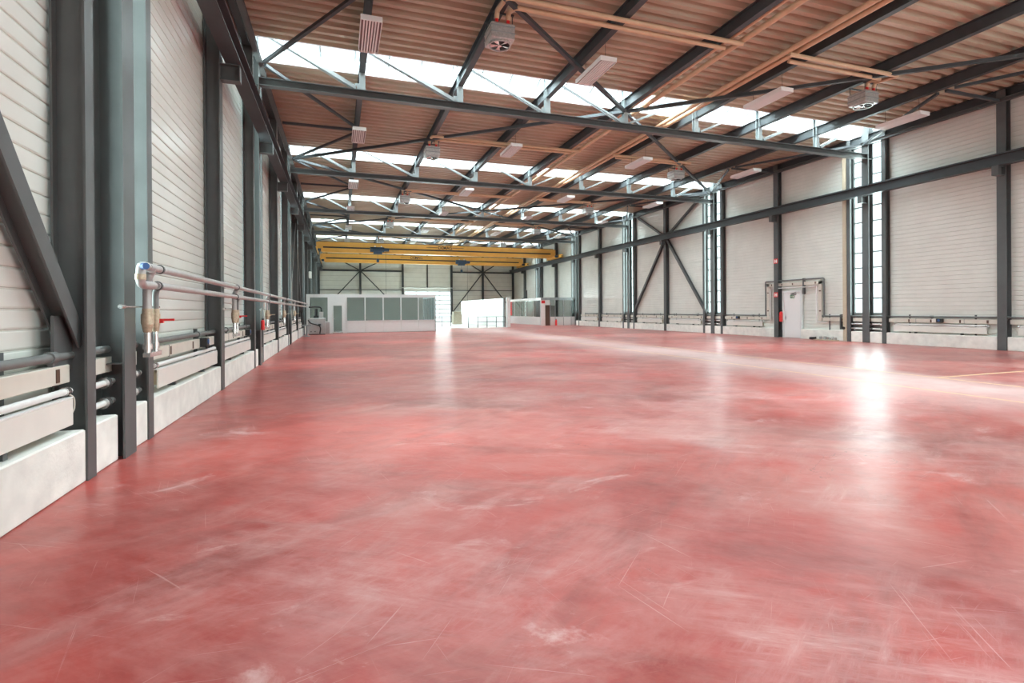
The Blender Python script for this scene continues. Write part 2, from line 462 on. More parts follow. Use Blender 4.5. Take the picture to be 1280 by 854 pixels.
# roof deck: trapezoidal sheets between the rooflights
cl = struct('ceiling', 'beige trapezoidal metal roof deck')
RIB = 0.385
def deck_mesh(w, l):
    mb = MB(); n = max(1, int(round(l / RIB))); p = l / n; d = .13
    pf = []
    for i in range(n):
        y = i * p; pf += [(y, 0), (y + p * .36, 0), (y + p * .50, d), (y + p * .86, d)]
    pf.append((l, 0))
    vs = [(0, y, z) for y, z in pf] + [(w, y, z) for y, z in pf]; N_ = len(pf)
    mb.add(vs, [(i, i + 1, i + 1 + N_, i + N_) for i in range(N_ - 1)])
    return mb
xs = [WL - .05] + PX + [WR + .05]
for k in range(KMIN, KMAX):
    ya = A(k) + (RL1 if k > KMIN else 0); yb = A(k + 1) + (RL0 if k < KMAX - 1 else 0)
    for x0, x1 in zip(xs, xs[1:]):
        me = cached(('roof_sheet', round(x1 - x0, 3), round(yb - ya, 3)), lambda: deck_mesh(x1 - x0, yb - ya), 'deck')
        link('roof_sheet', me, cl, (x0, ya, ZDECK))
    # weather skin above the deck so no daylight leaks between the ribs
    obj('roof_skin', MB().box(WL - .3, WR + .3, ya, yb, ZDECK + .15, ZDECK + .25), 'deck', cl)

# rooflights over the trusses
wn = 0
for k in range(-1, 6):
    wn += 1
    ya, yb = A(k) + RL0, A(k) + RL1
    z0, z1, zr = ZDECK, 9.80, 10.12
    w = struct('window_%d' % wn, 'long white rooflight strip across the roof')
    for yy in (ya, yb):
        s_ = 1 if yy == ya else -1
        obj('upstand', MB().box(WL - .1, WR + .1, min(yy, yy + s_ * .06), max(yy, yy + s_ * .06), z0, z1), 'kerb', w)
    for xe in (WL - .1, WR + .06):
        obj('upstand', MB().box(xe, xe + .04, ya, yb, z0, zr), 'kerb', w)
    ym = (ya + yb) / 2
    n = 24; x0 = WL - .1; dx = (WR - WL + .2) / n
    def pane_mb(sg):
        h = (yb - ya) / 2
        mb = MB()
        a, b = (0, -h, z1 - zr), (dx - .03, -h, z1 - zr)
        c, d = (dx - .03, 0, 0), (0, 0, 0)
        vs = [a, b, c, d] + [(x, y, z + .008) for x, y, z in (a, b, c, d)]
        vs = [(x, y * sg, z) for x, y, z in vs]
        return mb.add(vs, [(3, 2, 1, 0), (4, 5, 6, 7), (0, 1, 5, 4), (1, 2, 6, 5), (2, 3, 7, 6), (3, 0, 4, 7)])
    p1 = cached(('pane', 'r', 1), lambda: pane_mb(1), 'roofglass'); p2 = cached(('pane', 'r', -1), lambda: pane_mb(-1), 'roofglass')
    def bar_mb():
        mb = MB(); h = (yb - ya) / 2
        mb.beam((0, -h, z1 - zr - .03), (0, 0, -.03), .05, .06); mb.beam((0, h, z1 - zr - .03), (0, 0, -.03), .05, .06); return mb
    bm = cached(('glazing_bar', 'r'), bar_mb, 'steel_light')
    for i in range(n):
        link('pane', p1, w, (x0 + i * dx + .015, ym, zr)); link('pane', p2, w, (x0 + i * dx + .015, ym, zr))
    for i in range(n + 1): link('glazing_bar', bm, w, (x0 + i * dx, ym, zr))

# window strips beside each main column
def win_strip(side, k, s):
    global wn
    wn += 1
    X = WL if side < 0 else WR
    ya, yb = (A(k) - DP + .06, A(k) - .03) if s < 0 else (A(k) + .03, A(k) + DP - .06)
    w = struct('window_%d' % wn, 'tall narrow window strip of stacked panes', (X, ya, 1.30))
    L_ = yb - ya; z1 = 7.70; n = 11; dz = z1 / n
    o = -1 if side < 0 else 1
    def fr():
        mb = MB()
        for y in (0, L_ - .03): mb.box(-.03, .03, y, y + .03, 0, z1)
        mb.box(-.03, .03, .03, L_ - .03, 0, .05); mb.box(-.03, .03, .03, L_ - .03, z1 - .05, z1)
        return mb
    link('window_frame', cached(('window_frame', 's'), fr, 'steel_light'), w, (o * .06, 0, 0))
    bar = cached(('glazing_bar', 's'), lambda: MB().box(-.03, .03, .03, L_ - .03, -.035, .035), 'steel_light')
    pn = cached(('pane', 's'), lambda: MB().box(-.004, .004, .03, L_ - .03, .037, dz - .037), 'glass')
    for i in range(n):
        link('pane', pn, w, (o * .06, 0, i * dz))
        if i: link('glazing_bar', bar, w, (o * .06, 0, i * dz))
for k in range(0, 6):
    for side in (-1, 1):
        for s in (-1, 1): win_strip(side, k, s)

# ------------------------------------------------------------------ steel frame
def col_mb(w, d, z1, tf=.02, tw=.012):
    mb = MB()                                       # local x = 0 inner face, +x towards the wall
    mb.box(0, tf, -w / 2, w / 2, 0, z1); mb.box(d - tf, d, -w / 2, w / 2, 0, z1); mb.box(tf, d - tf, -tw / 2, tw / 2, 0, z1)
    return mb
def column(side, y, typ, label):
    X = {(-1, 'main'): XL, (-1, 'post'): XLP, (-1, 'mid'): XLP}.get((side, typ), XR)
    w, d, z1 = {'main': (.32, .28, 9.75), 'post': (.175, .27, 9.35), 'mid': (.28, .28, 9.35)}[typ]
    t = thing('steel_column', label, 'column', (X, y, 0), PI if side < 0 else 0, {'main': 'main truss columns', 'post': 'slim window posts', 'mid': 'mid-bay columns'}[typ])
    link('shaft', cached(('shaft', typ), lambda: col_mb(w, d, z1), 'steel'), t)
    if typ != 'post':
        def br():
            mb = MB(); mb.box(-.36, 0, -.10, .10, 6.60 - .02, 6.60); mb.box(-.34, 0, -.10, .10, 6.27, 6.29)
            mb.box(-.34, 0, -.008, .008, 6.29, 6.58); mb.box(-.36, -.34, -.10, .10, 6.27, 6.58); return mb
        link('crane_bracket', cached(('crane_bracket', typ), br, 'steel'), t)
    if typ == 'main':
        for z in (1.02, 8.26): link('stiffener', cached(('stiffener', typ), lambda: MB().box(.02, d - .02, -.15, .15, 0, .012), 'steel'), t, (0, 0, z))
    return t
for side, nm in ((-1, 'left'), (1, 'right')):
    ks = range(0, 6)
    for i, k in enumerate(ks):
        column(side, A(k), 'main', 'wide main truss column on the %s wall, %s' % (nm, nth(i)))
        column(side, A(k) - DP, 'post', 'slim steel post just before the %s main column on the %s wall' % (ORD[i], nm))
        column(side, A(k) + DP, 'post', 'slim steel post just beyond the %s main column on the %s wall' % (ORD[i], nm))
        column(side, A(k + .5), 'mid', 'mid-bay steel column behind the %s main column of the %s wall' % (ORD[i], nm))
    if side < 0: column(side, A(-.5), 'mid', 'steel column at the near edge of the left wall')

# trusses
NODES = [XL + .0] + PX + [XR]
def truss(k, label):
    t = thing('roof_truss', label, 'truss', (0, A(k), 0), 0, 'roof trusses under the rooflights')
    def shared(nm, fn, m='steel'): return link(nm, cached((nm, 'tr') , fn, m), t)
    shared('bottom_chord', lambda: MB().ibeam((XL, 0, 8.385), (XR, 0, 8.385), .24, .23, .02, .014))
    shared('top_chord', lambda: MB().ibeam((XL, 0, 9.90), (XR, 0, 9.90), .18, .18, .016, .012))
    vm = cached(('vertical', 'tr'), lambda: MB().ibeam((0, 0, 8.5), (0, 0, 9.81), .18, .16, .014, .01, (0, 1, 0)), 'steel_light')
    for x in PX: link('vertical', vm, t, (x, 0, 0))
    gm = cached(('gusset', 'tr'), lambda: MB().box(-.22, .0, -.01, .01, 8.5, 8.72), 'steel_light')
    for i, x in enumerate(PX):
        link('gusset', gm, t, (x if i <= 3 else x + .22, 0, 0))
    for i in range(8):
        a, b = NODES[i], NODES[i + 1]
        if i < 4: p, q = (a + (.28 if i == 0 else .18), 9.80), (b - .20, 8.56)
        else: p, q = (b - (.28 if i == 7 else .18), 9.80), (a + .20, 8.56)
        mb = MB()
        for dy in (-.045, .045): mb.beam((p[0], dy, p[1]), (q[0], dy, q[1]), .05 if abs(i - 3.5) < 2 else .075, .07 if abs(i - 3.5) < 2 else .11)
        obj('diagonal', mb, 'steel_light', t)
for i, k in enumerate(range(0, 6)):
    truss(k, 'roof truss spanning the hall, ' + ('overhead beside the camera' if i == 0 else ORD[i - 1].replace('nearest', 'first') + ' one in view from the camera'))

# purlins
for i, x in enumerate(PX):
    mb = MB().ibeam((0, 0, 9.22), (0, Y1 - Y0, 9.22), .18, .36, .016, .01)
    obj('roof_purlin', mb, 'steel_dark', None, (x, Y0, 0), label='long dark roof purlin, %s from the left wall' % ORD[i].replace('nearest', 'first'), cat='purlin', group='roof purlins')
for x, nm in ((WL + .14, 'left'), (WR - .14, 'right')):
    obj('roof_purlin', MB().ibeam((0, 0, 9.22), (0, Y1 - Y0, 9.22), .18, .36, .016, .01), 'steel_dark', None, (x, Y0, 0),
        label='dark edge purlin at the top of the %s wall' % nm, cat='purlin', group='roof purlins')
    xx = XL + .02 if nm == 'left' else XR - .04
    obj('eaves_beam', MB().ibeam((0, 0, 8.97), (0, Y1 - Y0, 8.97), .14, .14, .014, .01), 'steel', None, (xx, Y0, 0),
        label='grey eaves beam running along the top of the %s columns' % nm, cat='beam', group='eaves beams')

# roof bracing: diamonds from truss middles to the wall ends, and short braces beside the walls
CX = PX[3]
nb = 0
for k0 in (1, 3, 5):
    for dk in (-1, 1):
        for xe, nm in ((XL + .15, 'left'), (XR - .15, 'right')):
            ka = k0 + dk
            if ka > 5: continue
            mb = MB(); p = Vector((CX, A(k0), 8.97)); q = Vector((xe, A(ka), 8.97)); mb.beam(p, q, .11, .11)
            obj('roof_brace', mb, 'steel_dark', None, label='long roof brace from the %s truss middle to the %s wall, %s side' % (
                ORD[k0 - 1].replace('nearest', 'first'), nm, 'near' if dk < 0 else 'far'), cat='brace', group='long diagonal roof braces')
for k in range(0, 5):
    for sgn, nm in ((-1, 'left'), (1, 'right')):
        xe = XL + .15 if sgn < 0 else XR - .15; xp = PX[0] if sgn < 0 else PX[-1]
        t = thing('wind_brace', 'short roof braces beside the %s wall, %s' % (nm, 'just above the camera' if k == 0 else ORD[k] + ' bay from the camera'), 'brace', (xe, A(k + .5), 8.95), 0, 'short roof braces beside the walls')
        d = xp - xe
        obj('diagonal', MB().beam((0, -4.9, 0), (d, -.25, 0), .09, .09), 'steel_dark', t)
        obj('diagonal', MB().beam((0, 4.9, 0), (d, .25, 0), .09, .09), 'steel_dark', t)
        obj('strut', MB().beam((0, 0, 0), (d, 0, 0), .09, .09), 'steel_dark', t)

# wall bracing
def wall_brace(side, k, label):
    X = XLP - .16 if side < 0 else XR + .12
    t = thing('wall_brace', label, 'brace', (X, A(k + .5), 0), 0, 'crossed wall braces')
    for s in (-1, 1):
        ye = s * (5 - DP + .02 + (.12 if k > 0 else 0))
        mb = MB().ibeam((0, s * .15, 6.62), (0, ye, 1.30), .17, .17, .018, .012, (1, 0, 0))
        obj('lower_diagonal', mb, 'steel', t)
        obj('upper_diagonal', MB().beam((0, s * .15, 6.9), (0, s * 3.9, 9.0), .14, .14, (1, 0, 0)), 'steel', t)
        g = MB().box(-.012, .012, min(ye, ye - s * .35), max(ye, ye - s * .35), 1.05, 1.55)
        obj('gusset', g, 'steel', t)
wall_brace(-1, -1, 'heavy dark wall brace at the near end of the left wall')
wall_brace(-1, 2, 'crossed wall brace far along the left wall')
wall_brace(1, 2, 'crossed wall brace in the middle of the right wall')

# crane runways
for side, nm in ((-1, 'left'), (1, 'right')):
    xc = XL + .20 if side < 0 else XR - .22
    t = thing('crane_runway', 'dark crane runway beam along the %s wall' % nm, 'beam', (xc, 0, 0), 0, 'crane runways')
    obj('runway_beam', MB().ibeam((0, Y0, 6.80), (0, Y1, 6.80), .30, .40, .022, .014), 'steel_dark', t)
    obj('rail', MB().box(-.03, .03, Y0, Y1, 7.00, 7.06), 'steel_dark', t)
    obj('walk_angle', MB().box(.10 if side < 0 else -.11, .11 if side < 0 else -.10, Y0, Y1, 7.0, 7.04), 'steel_dark', t)

# ------------------------------------------------------------------ end wall steelwork
EX = [-2.35, 2.53, 7.75, 14.12, 18.4, 22.7]
for i, x in enumerate(EX):
    obj('steel_column', MB().ibeam((0, 0, 0), (0, 0, 9.4), .24, .28, .018, .012, (0, 1, 0)), 'steel_dark', None, (x, Y1 - .2, 0),
        label='dark end-wall column, %s from the left corner' % ORD[i].replace('nearest', 'first'), cat='column', group='end-wall columns')
for x0, x1, z, nm in ((EX[0], EX[2], 6.65, 'upper rail between the left columns of the end wall'), (EX[3], EX[5], 6.65, 'upper rail between the right columns of the end wall'),
                      (EX[0], EX[2], 4.25, 'lower rail between the left columns of the end wall'), (EX[3], EX[5], 4.25, 'lower rail between the right columns of the end wall')):
    w_ = .2 if z > 5 else .07
    obj('wall_rail', MB().box(0, x1 - x0, -.1, .1, -w_ / 2, w_ / 2), 'steel_dark', None, (x0, Y1 - .25, z), label='dark horizontal ' + nm, cat='rail', group='end-wall rails')
for xc, xa, xb, nm in ((EX[1], EX[0], EX[2], 'left'), (EX[4], EX[3], EX[5], 'right')):
    t = thing('end_wall_brace', 'star-shaped brace on the %s half of the end wall' % nm, 'brace', (xc, Y1 - .3, 6.65), 0, 'end-wall braces')
    for xe in (xa, xb):
        for ze in (-5.4, 2.6):
            f_ = 1.0
            obj('diagonal', MB().beam((0, 0, 0), ((xe - xc) * f_, 0, ze), .12, .12), 'steel_dark', t)
obj('door_head_tube', MB().tube((7.3, Y1 - .39, 4.55), (14.6, Y1 - .39, 4.55), .05), 'galv', None, label='pale tube above the bright sectional door', cat='tube')
obj('door_mullion', MB().box(10.85, 11.0, Y1 - .2, Y1 - .03, 4.5, 9.4), 'steel_dark', None, label='thin dark post above the sectional door', cat='post')
# bright sectional door
d2 = struct('door_2', 'glazed sectional door, bright with daylight', (8.0, Y1 + .05, 0))
for r in range(7):
    z = r * .58
    obj('door_rail', MB().box(0, 6, -.03, .03, z, z + .12), 'galv', d2)
    for c in range(4):
        link('pane', cached(('pane', 'sd'), lambda: MB().box(.04, 1.46, -.005, .005, .12, .58), 'glass'), d2, (c * 1.5, 0, z))
obj('door_rail', MB().box(0, 6, -.03, .03, 4.06, 4.12), 'galv', d2)
for c in range(5):
    obj('door_stile', MB().box(c * 1.5 - .04, c * 1.5 + .04, -.03, .03, 0, 4.12), 'galv', d2)

# ------------------------------------------------------------------ bridge cranes
def text_mesh(body, size):
    cu = bpy.data.curves.new('lettering', 'FONT'); cu.body = body; cu.size = size; cu.align_x = 'CENTER'; cu.extrude = .002; cu.offset = .006
    o = bpy.data.objects.new('lettering', cu); COL.objects.link(o)
    bpy.context.view_layer.update()
    me = bpy.data.meshes.new_from_object(o.evaluated_get(bpy.context.evaluated_depsgraph_get()))
    bpy.data.objects.remove(o)
    me.materials.clear(); me.materials.append(M['black'])
    return me
LET = text_mesh('DEMAG', .42)
def crane(y, hx, tx, label):
    xl, xr = XL + .20, XR - .22
    t = thing('bridge_crane', label, 'crane', (0, y, 7.06), 0, 'yellow bridge cranes')
    mb = MB()
    pf = [(.0, 1.02), (.0, .42), (.55, .16), (xr - xl - .55, .16), (xr - xl, .42), (xr - xl, 1.02), (xr - xl - .3, 1.08), (.3, 1.08)]
    n = len(pf); vs = [(xl + x, -.28, z) for x, z in pf] + [(xl + x, .28, z) for x, z in pf]
    mb.add(vs, [tuple(range(n)), tuple(range(2 * n - 1, n - 1, -1))] + [(i, i + n, (i + 1) % n + n, (i + 1) % n) for i in range(n)])
    g = obj('girder', mb, 'yellow', t)
    obj('runner_flange', MB().box(xl + .5, xr - .5, -.36, .36, .12, .16), 'yellow', g)
    obj('festoon_rail', MB().box(xl + .6, xr - .6, -.36, -.28, .50, .62), 'black', g)
    obj('top_rail', MB().box(xl + .3, xr - .3, -.33, .33, 1.08, 1.12), 'brown', g)
    for x in (xl, xr):
        e = obj('end_carriage', MB().cbox(x - .14, x + .14, -1.9, 1.9, .05, .40, .03), 'yellow', t)
        for yy in (-1.6, 1.6):
            obj('wheel', MB().tube((x - .05, yy, .14), (x + .05, yy, .14), .14, 14), 'steel_dark', e)
        for yy in (-1.95, 1.95): obj('buffer', MB().tube((x, yy - .06, .22), (x, yy + .06, .22), .07, 8), 'black', e)
        obj('drive_motor', MB().tube((x + (.15 if x < 5 else -.15), -1.2, .22), (x + (.45 if x < 5 else -.45), -1.2, .22), .12, 10), 'hoist', e)
    hb = MB().tube((hx - .75, -.75, .42), (hx + .55, -.75, .42), .24, 12); hb.box(hx - .45, hx + .35, -.95, -.5, .0, .35)
    h = obj('hoist', hb, 'hoist', t)
    hh = MB().tube((hx + .55, -.75, .42), (hx + 1.0, -.75, .42), .17, 10)
    obj('hoist_motor', hh, 'hoist', h)
    hk = MB().tube((hx - .05, -.75, 0), (hx - .05, -.75, -.55), .012, 6); hk.box(hx - .17, hx + .07, -.85, -.65, -.80, -.5)
    obj('hook_block', hk, 'hoist', h)
    obj('pendant_cable', MB().tube((hx + .7, -.7, .3), (hx + .7, -.7, -5.2), .012, 6), 'black', h)
    for dx in (-.3, .3): obj('lamp', MB().box(hx + dx - .06, hx + dx + .06, -.8, -.7, .66, .78), 'cream', h)
    o = link('lettering', LET, g, (tx, -.285, .70)); o.rotation_euler = (PI / 2, 0, 0)
    obj('lettering_plate', MB().box(tx - 1.9, tx - .75, -.283, -.28, .84, .88).box(tx + .75, tx + 1.9, -.283, -.28, .84, .88), 'black', g)
crane(51.3, 3.6, 10.2, 'yellow overhead bridge crane in front, hoist towards the left')
crane(61.6, 14.2, 8.8, 'yellow overhead bridge crane behind, hoist towards the right')

# ------------------------------------------------------------------ ceiling services
LAMPY = [5.5, 13.3, 21.0, 29.2, 36.4, 44.4, 52.2, 60.0]
LAMPX = [0.78, 7.12, 13.5, 19.85]
def lamp(x, y, label):
    t = thing('ceiling_lamp', label, 'lamp', (x, y, 8.45), 0, 'suspended louvre lamps')
    link('housing', cached(('housing', 'l'), lambda: MB().box(-.25, .25, -.80, .80, .05, .13).box(-.25, -.235, -.8, .8, 0, .05).box(.235, .25, -.8, .8, 0, .05).box(-.235, .235, -.8, -.78, 0, .05).box(-.235, .235, .78, .8, 0, .05), 'louvre'), t)
    def lou():
        mb = MB()
        for i in range(6): xx = -.235 + .067 * (i + 1); mb.box(xx - .017, xx + .017, -.78, .78, .0, .03)
        return mb
    link('louvre', cached(('louvre', 'l'), lou, 'louvre'), t)
    link('reflector', cached(('reflector', 'l'), lambda: MB().box(-.23, .23, -.77, .77, .042, .05), 'lampin'), t)
    def wi():
        mb = MB()
        for yy in (-.6, .6): mb.tube((0, yy, .13), (0, yy, .92), .006, 5)
        return mb
    link('suspension_wire', cached(('suspension_wire', 'l'), wi, 'steel_dark'), t)
rown = ['leftmost row', 'second row from the left', 'third row from the left', 'rightmost row']
for i, x in enumerate(LAMPX):
    for j, y in enumerate(LAMPY):
        if j == 0: continue
        lamp(x, y, 'white louvred ceiling lamp, %s, %s' % (rown[i], nth(j - 1)))

def heater(x, y, s, label):
    t = thing('unit_heater', label, 'heater', (x, y, 8.40), 0, 'ceiling unit heaters')
    link('casing', cached(('casing', 'h'), lambda: MB().cbox(-.31, .31, -.31, .31, .0, .40, .02), 'galv'), t)
    link('fin_block', cached(('fin_block', 'h'), lambda: MB().box(-.32, .32, -.32, .32, .14, .17).box(-.32, .32, -.32, .32, .30, .33), 'steel_light'), t)
    def ring():
        mb = MB(); n = 20
        vs = []; 
        for r, z in ((.29, -.005), (.29, -.05), (.26, -.05), (.26, -.005)):
            vs += [(r * math.cos(2 * PI * i / n), r * math.sin(2 * PI * i / n), z) for i in range(n)]
        fs = [(l * n + i, l * n + (i + 1) % n, (l + 1) * n + (i + 1) % n, (l + 1) * n + i) for l in range(3) for i in range(n)]
        return mb.add(vs, fs)
    link('fan_ring', cached(('fan_ring', 'h'), ring, 'galv'), t)
    link('fan_opening', cached(('fan_opening', 'h'), lambda: MB().tube((0, 0, -.012), (0, 0, -.002), .26, 20), 'black'), t)
    def bl():
        mb = MB().tube((0, 0, -.05), (0, 0, -.012), .055, 10)
        for i in range(5):
            a = 2 * PI * i / 5; c, s2 = math.cos(a), math.sin(a); c2, s3 = math.cos(a + .5), math.sin(a + .5)
            mb.add([(.05 * c, .05 * s2, -.035), (.25 * c, .25 * s2, -.042), (.25 * c2, .25 * s3, -.02), (.05 * c2, .05 * s3, -.02)], [(0, 1, 2, 3), (3, 2, 1, 0)])
        return mb
    link('fan_blades', cached(('fan_blades', 'h'), bl, 'chrome'), t)
    def hg():
        mb = MB()
        for a in (-.26, .26):
            for b in (-.26, .26): mb.tube((a, b, .40), (a, b, .66), .012, 6)
        mb.box(-.30, .30, -.28, -.24, .62, .66); mb.box(-.30, .30, .24, .28, .62, .66); return mb
    link('hanger', cached(('hanger', 'h'), hg, 'steel_dark'), t)
    for xv in (-.15, .15): link('valve', cached(('valve', 'h'), lambda: MB().tube((0, -.25, .40), (0, -.25, .50), .045, 8), 'red'), t, (xv, 0, 0))
HY = [12.5, 22.6, 32.6, 42.6, 52.6]
for j, y in enumerate(HY):
    heater(3.95, y, -1, 'square unit heater with fan, left row, ' + nth(j))
    heater(16.8, y, 1, 'square unit heater with fan, right row, ' + nth(j))
    # feed pipes from the mains
    for dy, xm, dx in ((-1.08, 10.72, -.15), (-.74, 10.40, .15)):
        z = 8.93
        obj('heater_feed_pipe', MB().path([(3.95 + dx, y - .25, 8.90), (3.95 + dx, y - .30, z + .14), (3.95 + dx, y + dy, z + .03), (xm, y + dy, z + .03), ], .062, 10, .14), 'beigepipe', None,
            label='beige pipe feeding the left-row heater, %s, %s of the pair' % (nth(j), 'nearer' if dy < -1 else 'farther'), cat='pipe', group='beige heater feed pipes')
    for dy, xm, dx in ((-1.05, 12.45, .15), (-.72, 12.78, -.15)):
        z = 8.93
        obj('heater_feed_pipe', MB().path([(16.8 + dx, y - .25, 8.90), (16.8 + dx, y - .30, z + .14), (16.8 + dx, y + dy, z + .03), (xm, y + dy, z + .03)], .062, 10, .14), 'beigepipe', None,
            label='beige pipe feeding the right-row heater, %s, %s of the pair' % (nth(j), 'nearer' if dy < -1 else 'farther'), cat='pipe', group='beige heater feed pipes')
for x, z, r, nm in ((10.40, 9.12, .06, 'first'), (10.72, 9.06, .085, 'second'), (12.45, 9.08, .075, 'third'), (12.78, 9.10, .075, 'fourth')):
    obj('heating_main', MB().tube((x, -6, z), (x, 64, z), r, 10), 'beigepipe', None, label='long beige heating main under the roof, %s from the left' % nm, cat='pipe', group='beige heating mains')

# ------------------------------------------------------------------ services along the walls
def radiator(side, a, b, label):
    X = XLP if side < 0 else XR + .03
    t = thing('convector_radiator', label, 'radiator', (X, a, 0), PI if side < 0 else 0, 'long low convector radiators')
    s = -1 if side < 0 else 1                     # local y runs backwards on the left
    ya, yb = (0, b - a) if side > 0 else (-(b - a), 0)
    obj('cover', MB().cbox(.065, .09, ya, yb, .555, .80, .006), 'cream', t)
    obj('element', MB().box(.09, .22, ya + .06, yb - .06, .60, .77), 'ductbeige', t)
    obj('top_lip', MB().box(.065, .13, ya, yb, .80, .812), 'white', t)
    obj('pipe', MB().tube((.115, ya - .05, .862), (.115, yb + .02, .862), .030, 10), 'white', t)
    for y in (ya + .02, yb - .02): link('pipe_cap', cached(('pipe_cap', 'r'), lambda: MB().tube((.115, -.03, .862), (.115, .03, .862), .042, 10), 'chrome'), t, (0, y, 0))
    n = max(2, int((b - a) / 1.6))
    for i in range(n):
        y = ya + (i + .5) * (yb - ya) / n
        link('foot_bracket', cached(('foot_bracket', 'r'), lambda: MB().box(.10, .20, -.03, .03, .49, .56), 'steel'), t, (0, y, 0))
    ye, sg = (yb, 1) if side > 0 else (ya, -1)
    obj('cable', MB().path([(.10, ye - sg * .01, .84), (.08, ye + sg * .06, .80), (.08, ye + sg * .06, .68), (.10, ye, .63)], .007, 6, .05), 'trunk', t)
def trunking(side, a, b, label, seed):
    X = XLP if side < 0 else XR + .03
    t = thing('cable_trunking', label, 'trunking', (X, a, 0), PI if side < 0 else 0, 'ivory cable trunking')
    ya, yb = (0, b - a) if side > 0 else (-(b - a), 0)
    L_ = b - a
    obj('channel', MB().cbox(.13, .22, ya, yb, .935, 1.10, .006), 'trunk', t)
    rnd = random.Random(seed)
    y = .35
    while y < L_ - .2:
        yy = ya + y if side > 0 else yb - y
        obj('socket', MB().box(.124, .135, yy - .03, yy + .03, .955, 1.075), 'brown', t)
        y += rnd.uniform(.75, 1.3)
    for f_ in (.28, .72): link('joint_strip', cached(('joint_strip', 't'), lambda: MB().box(.127, .2, -.006, .006, .93, 1.104), 'greypipe'), t, (0, ya + (yb - ya) * f_, 0))
    for f_ in (.2, .8): link('support_post', cached(('support_post', 't'), lambda: MB().box(.24, .30, -.03, .03, .49, 1.27), 'steel'), t, (0, ya + (yb - ya) * f_, 0))
def service_runs(side):
    nm = 'left' if side < 0 else 'right'
    i = 0
    for k in ((-1, 0, 1, 2, 3) if side < 0 else (0, 1, 2, 3, 4)):
        for half in (0, 1):
            if side < 0 and k == -1 and half == 0: continue
            a = A(k) + DP + .10 if half == 0 else A(k + .5) + .16
            b = A(k + .5) - .16 if half == 0 else A(k + 1) - DP - .10
            if side < 0 and a > 36: continue
            if side > 0 and b < 8: continue
            if side > 0 and a > 44.5: continue
            desc = nth(i)
            door = side > 0 and k == 1 and half == 0 and False
            tr = [(a, b)]
            if side > 0 and k == 1 and half == 1: tr = [(22.50, b)]
            if side > 0 and k == 1 and half == 0: tr = [(a, 19.0)]
            for (ta, tb) in tr: trunking(side, ta, tb, 'ivory cable trunking above the plinth of the %s wall, %s' % (nm, desc), i + (50 if side > 0 else 0))
            ra, rb = a + .35, b - .25
            if side < 0 and i == 0: ra, rb = a + .1, b - .10
            if side < 0 and i == 1: ra, rb = 8.02, 11.50
            if side > 0 and k == 1 and half == 0: pass
            else:
                if side > 0 and k == 1 and half == 1: ra = 22.75
                radiator(side, ra, rb, 'cream convector radiator above the plinth of the %s wall, %s' % (nm, desc))
            i += 1
    # grey pipe along the wall
    xp = XLP - .165 if side < 0 else XR + .19
    if side < 0: runs = [(1.9, 36.0)]
    else: runs = [(8.0, 19.15), (22.3, 44.8)]
    for a, b in runs:
        t = thing('wall_pipe', 'dark grey pipe along the %s wall above the trunking%s' % (nm, '' if side < 0 else (', near side of the door' if a < 20 else ', far side of the door')), 'pipe', (xp, a, 1.18), 0, 'dark grey wall pipes')
        obj('pipe', MB().tube((0, 0, 0), (0, b - a, 0), .04, 10), 'greypipe', t)
        y = 1.2
        while y < b - a:
            link('pipe_clamp', cached(('pipe_clamp', 'w'), lambda: MB().tube((0, -.05, 0), (0, .05, 0), .055, 10).box(-.02, .02, -.02, .02, -.1, -.03), 'greypipe'), t, (0, y, 0)); y += 2.45
    # paired pipes between the posts of every main axis
    for j, k in enumerate(range(0, 4)):
        for zz, pos in ((.62, 'lower'), (.83, 'upper')):
            xx = XLP - .12 if side < 0 else XR + .14
            t = thing('radiator_link_pipe', '%s link pipe between the posts of the %s main column, %s wall' % (pos, ORD[j], nm), 'pipe', (xx, A(k), zz), 0, 'link pipes between posts')
            obj('pipe', MB().tube((0, -.78, 0), (0, .78, 0), .032, 10), 'white', t)
            for yy in (-.20, .20, -.62, .62): link('flange', cached(('flange', 'l'), lambda: MB().tube((0, -.04, 0), (0, .04, 0), .06, 12), 'chrome'), t, (0, yy, 0))
        tr = obj('trunking_bridge', MB().box(-.05, .05, -.72, .72, -.08, .08), 'trunk', None, (XLP - .175 if side < 0 else XR + .2, A(k), 1.018),
                 label='short ivory trunking behind the %s main column, %s wall' % (ORD[j], nm), cat='trunking', group='short trunking bridges')
service_runs(-1); service_runs(1)

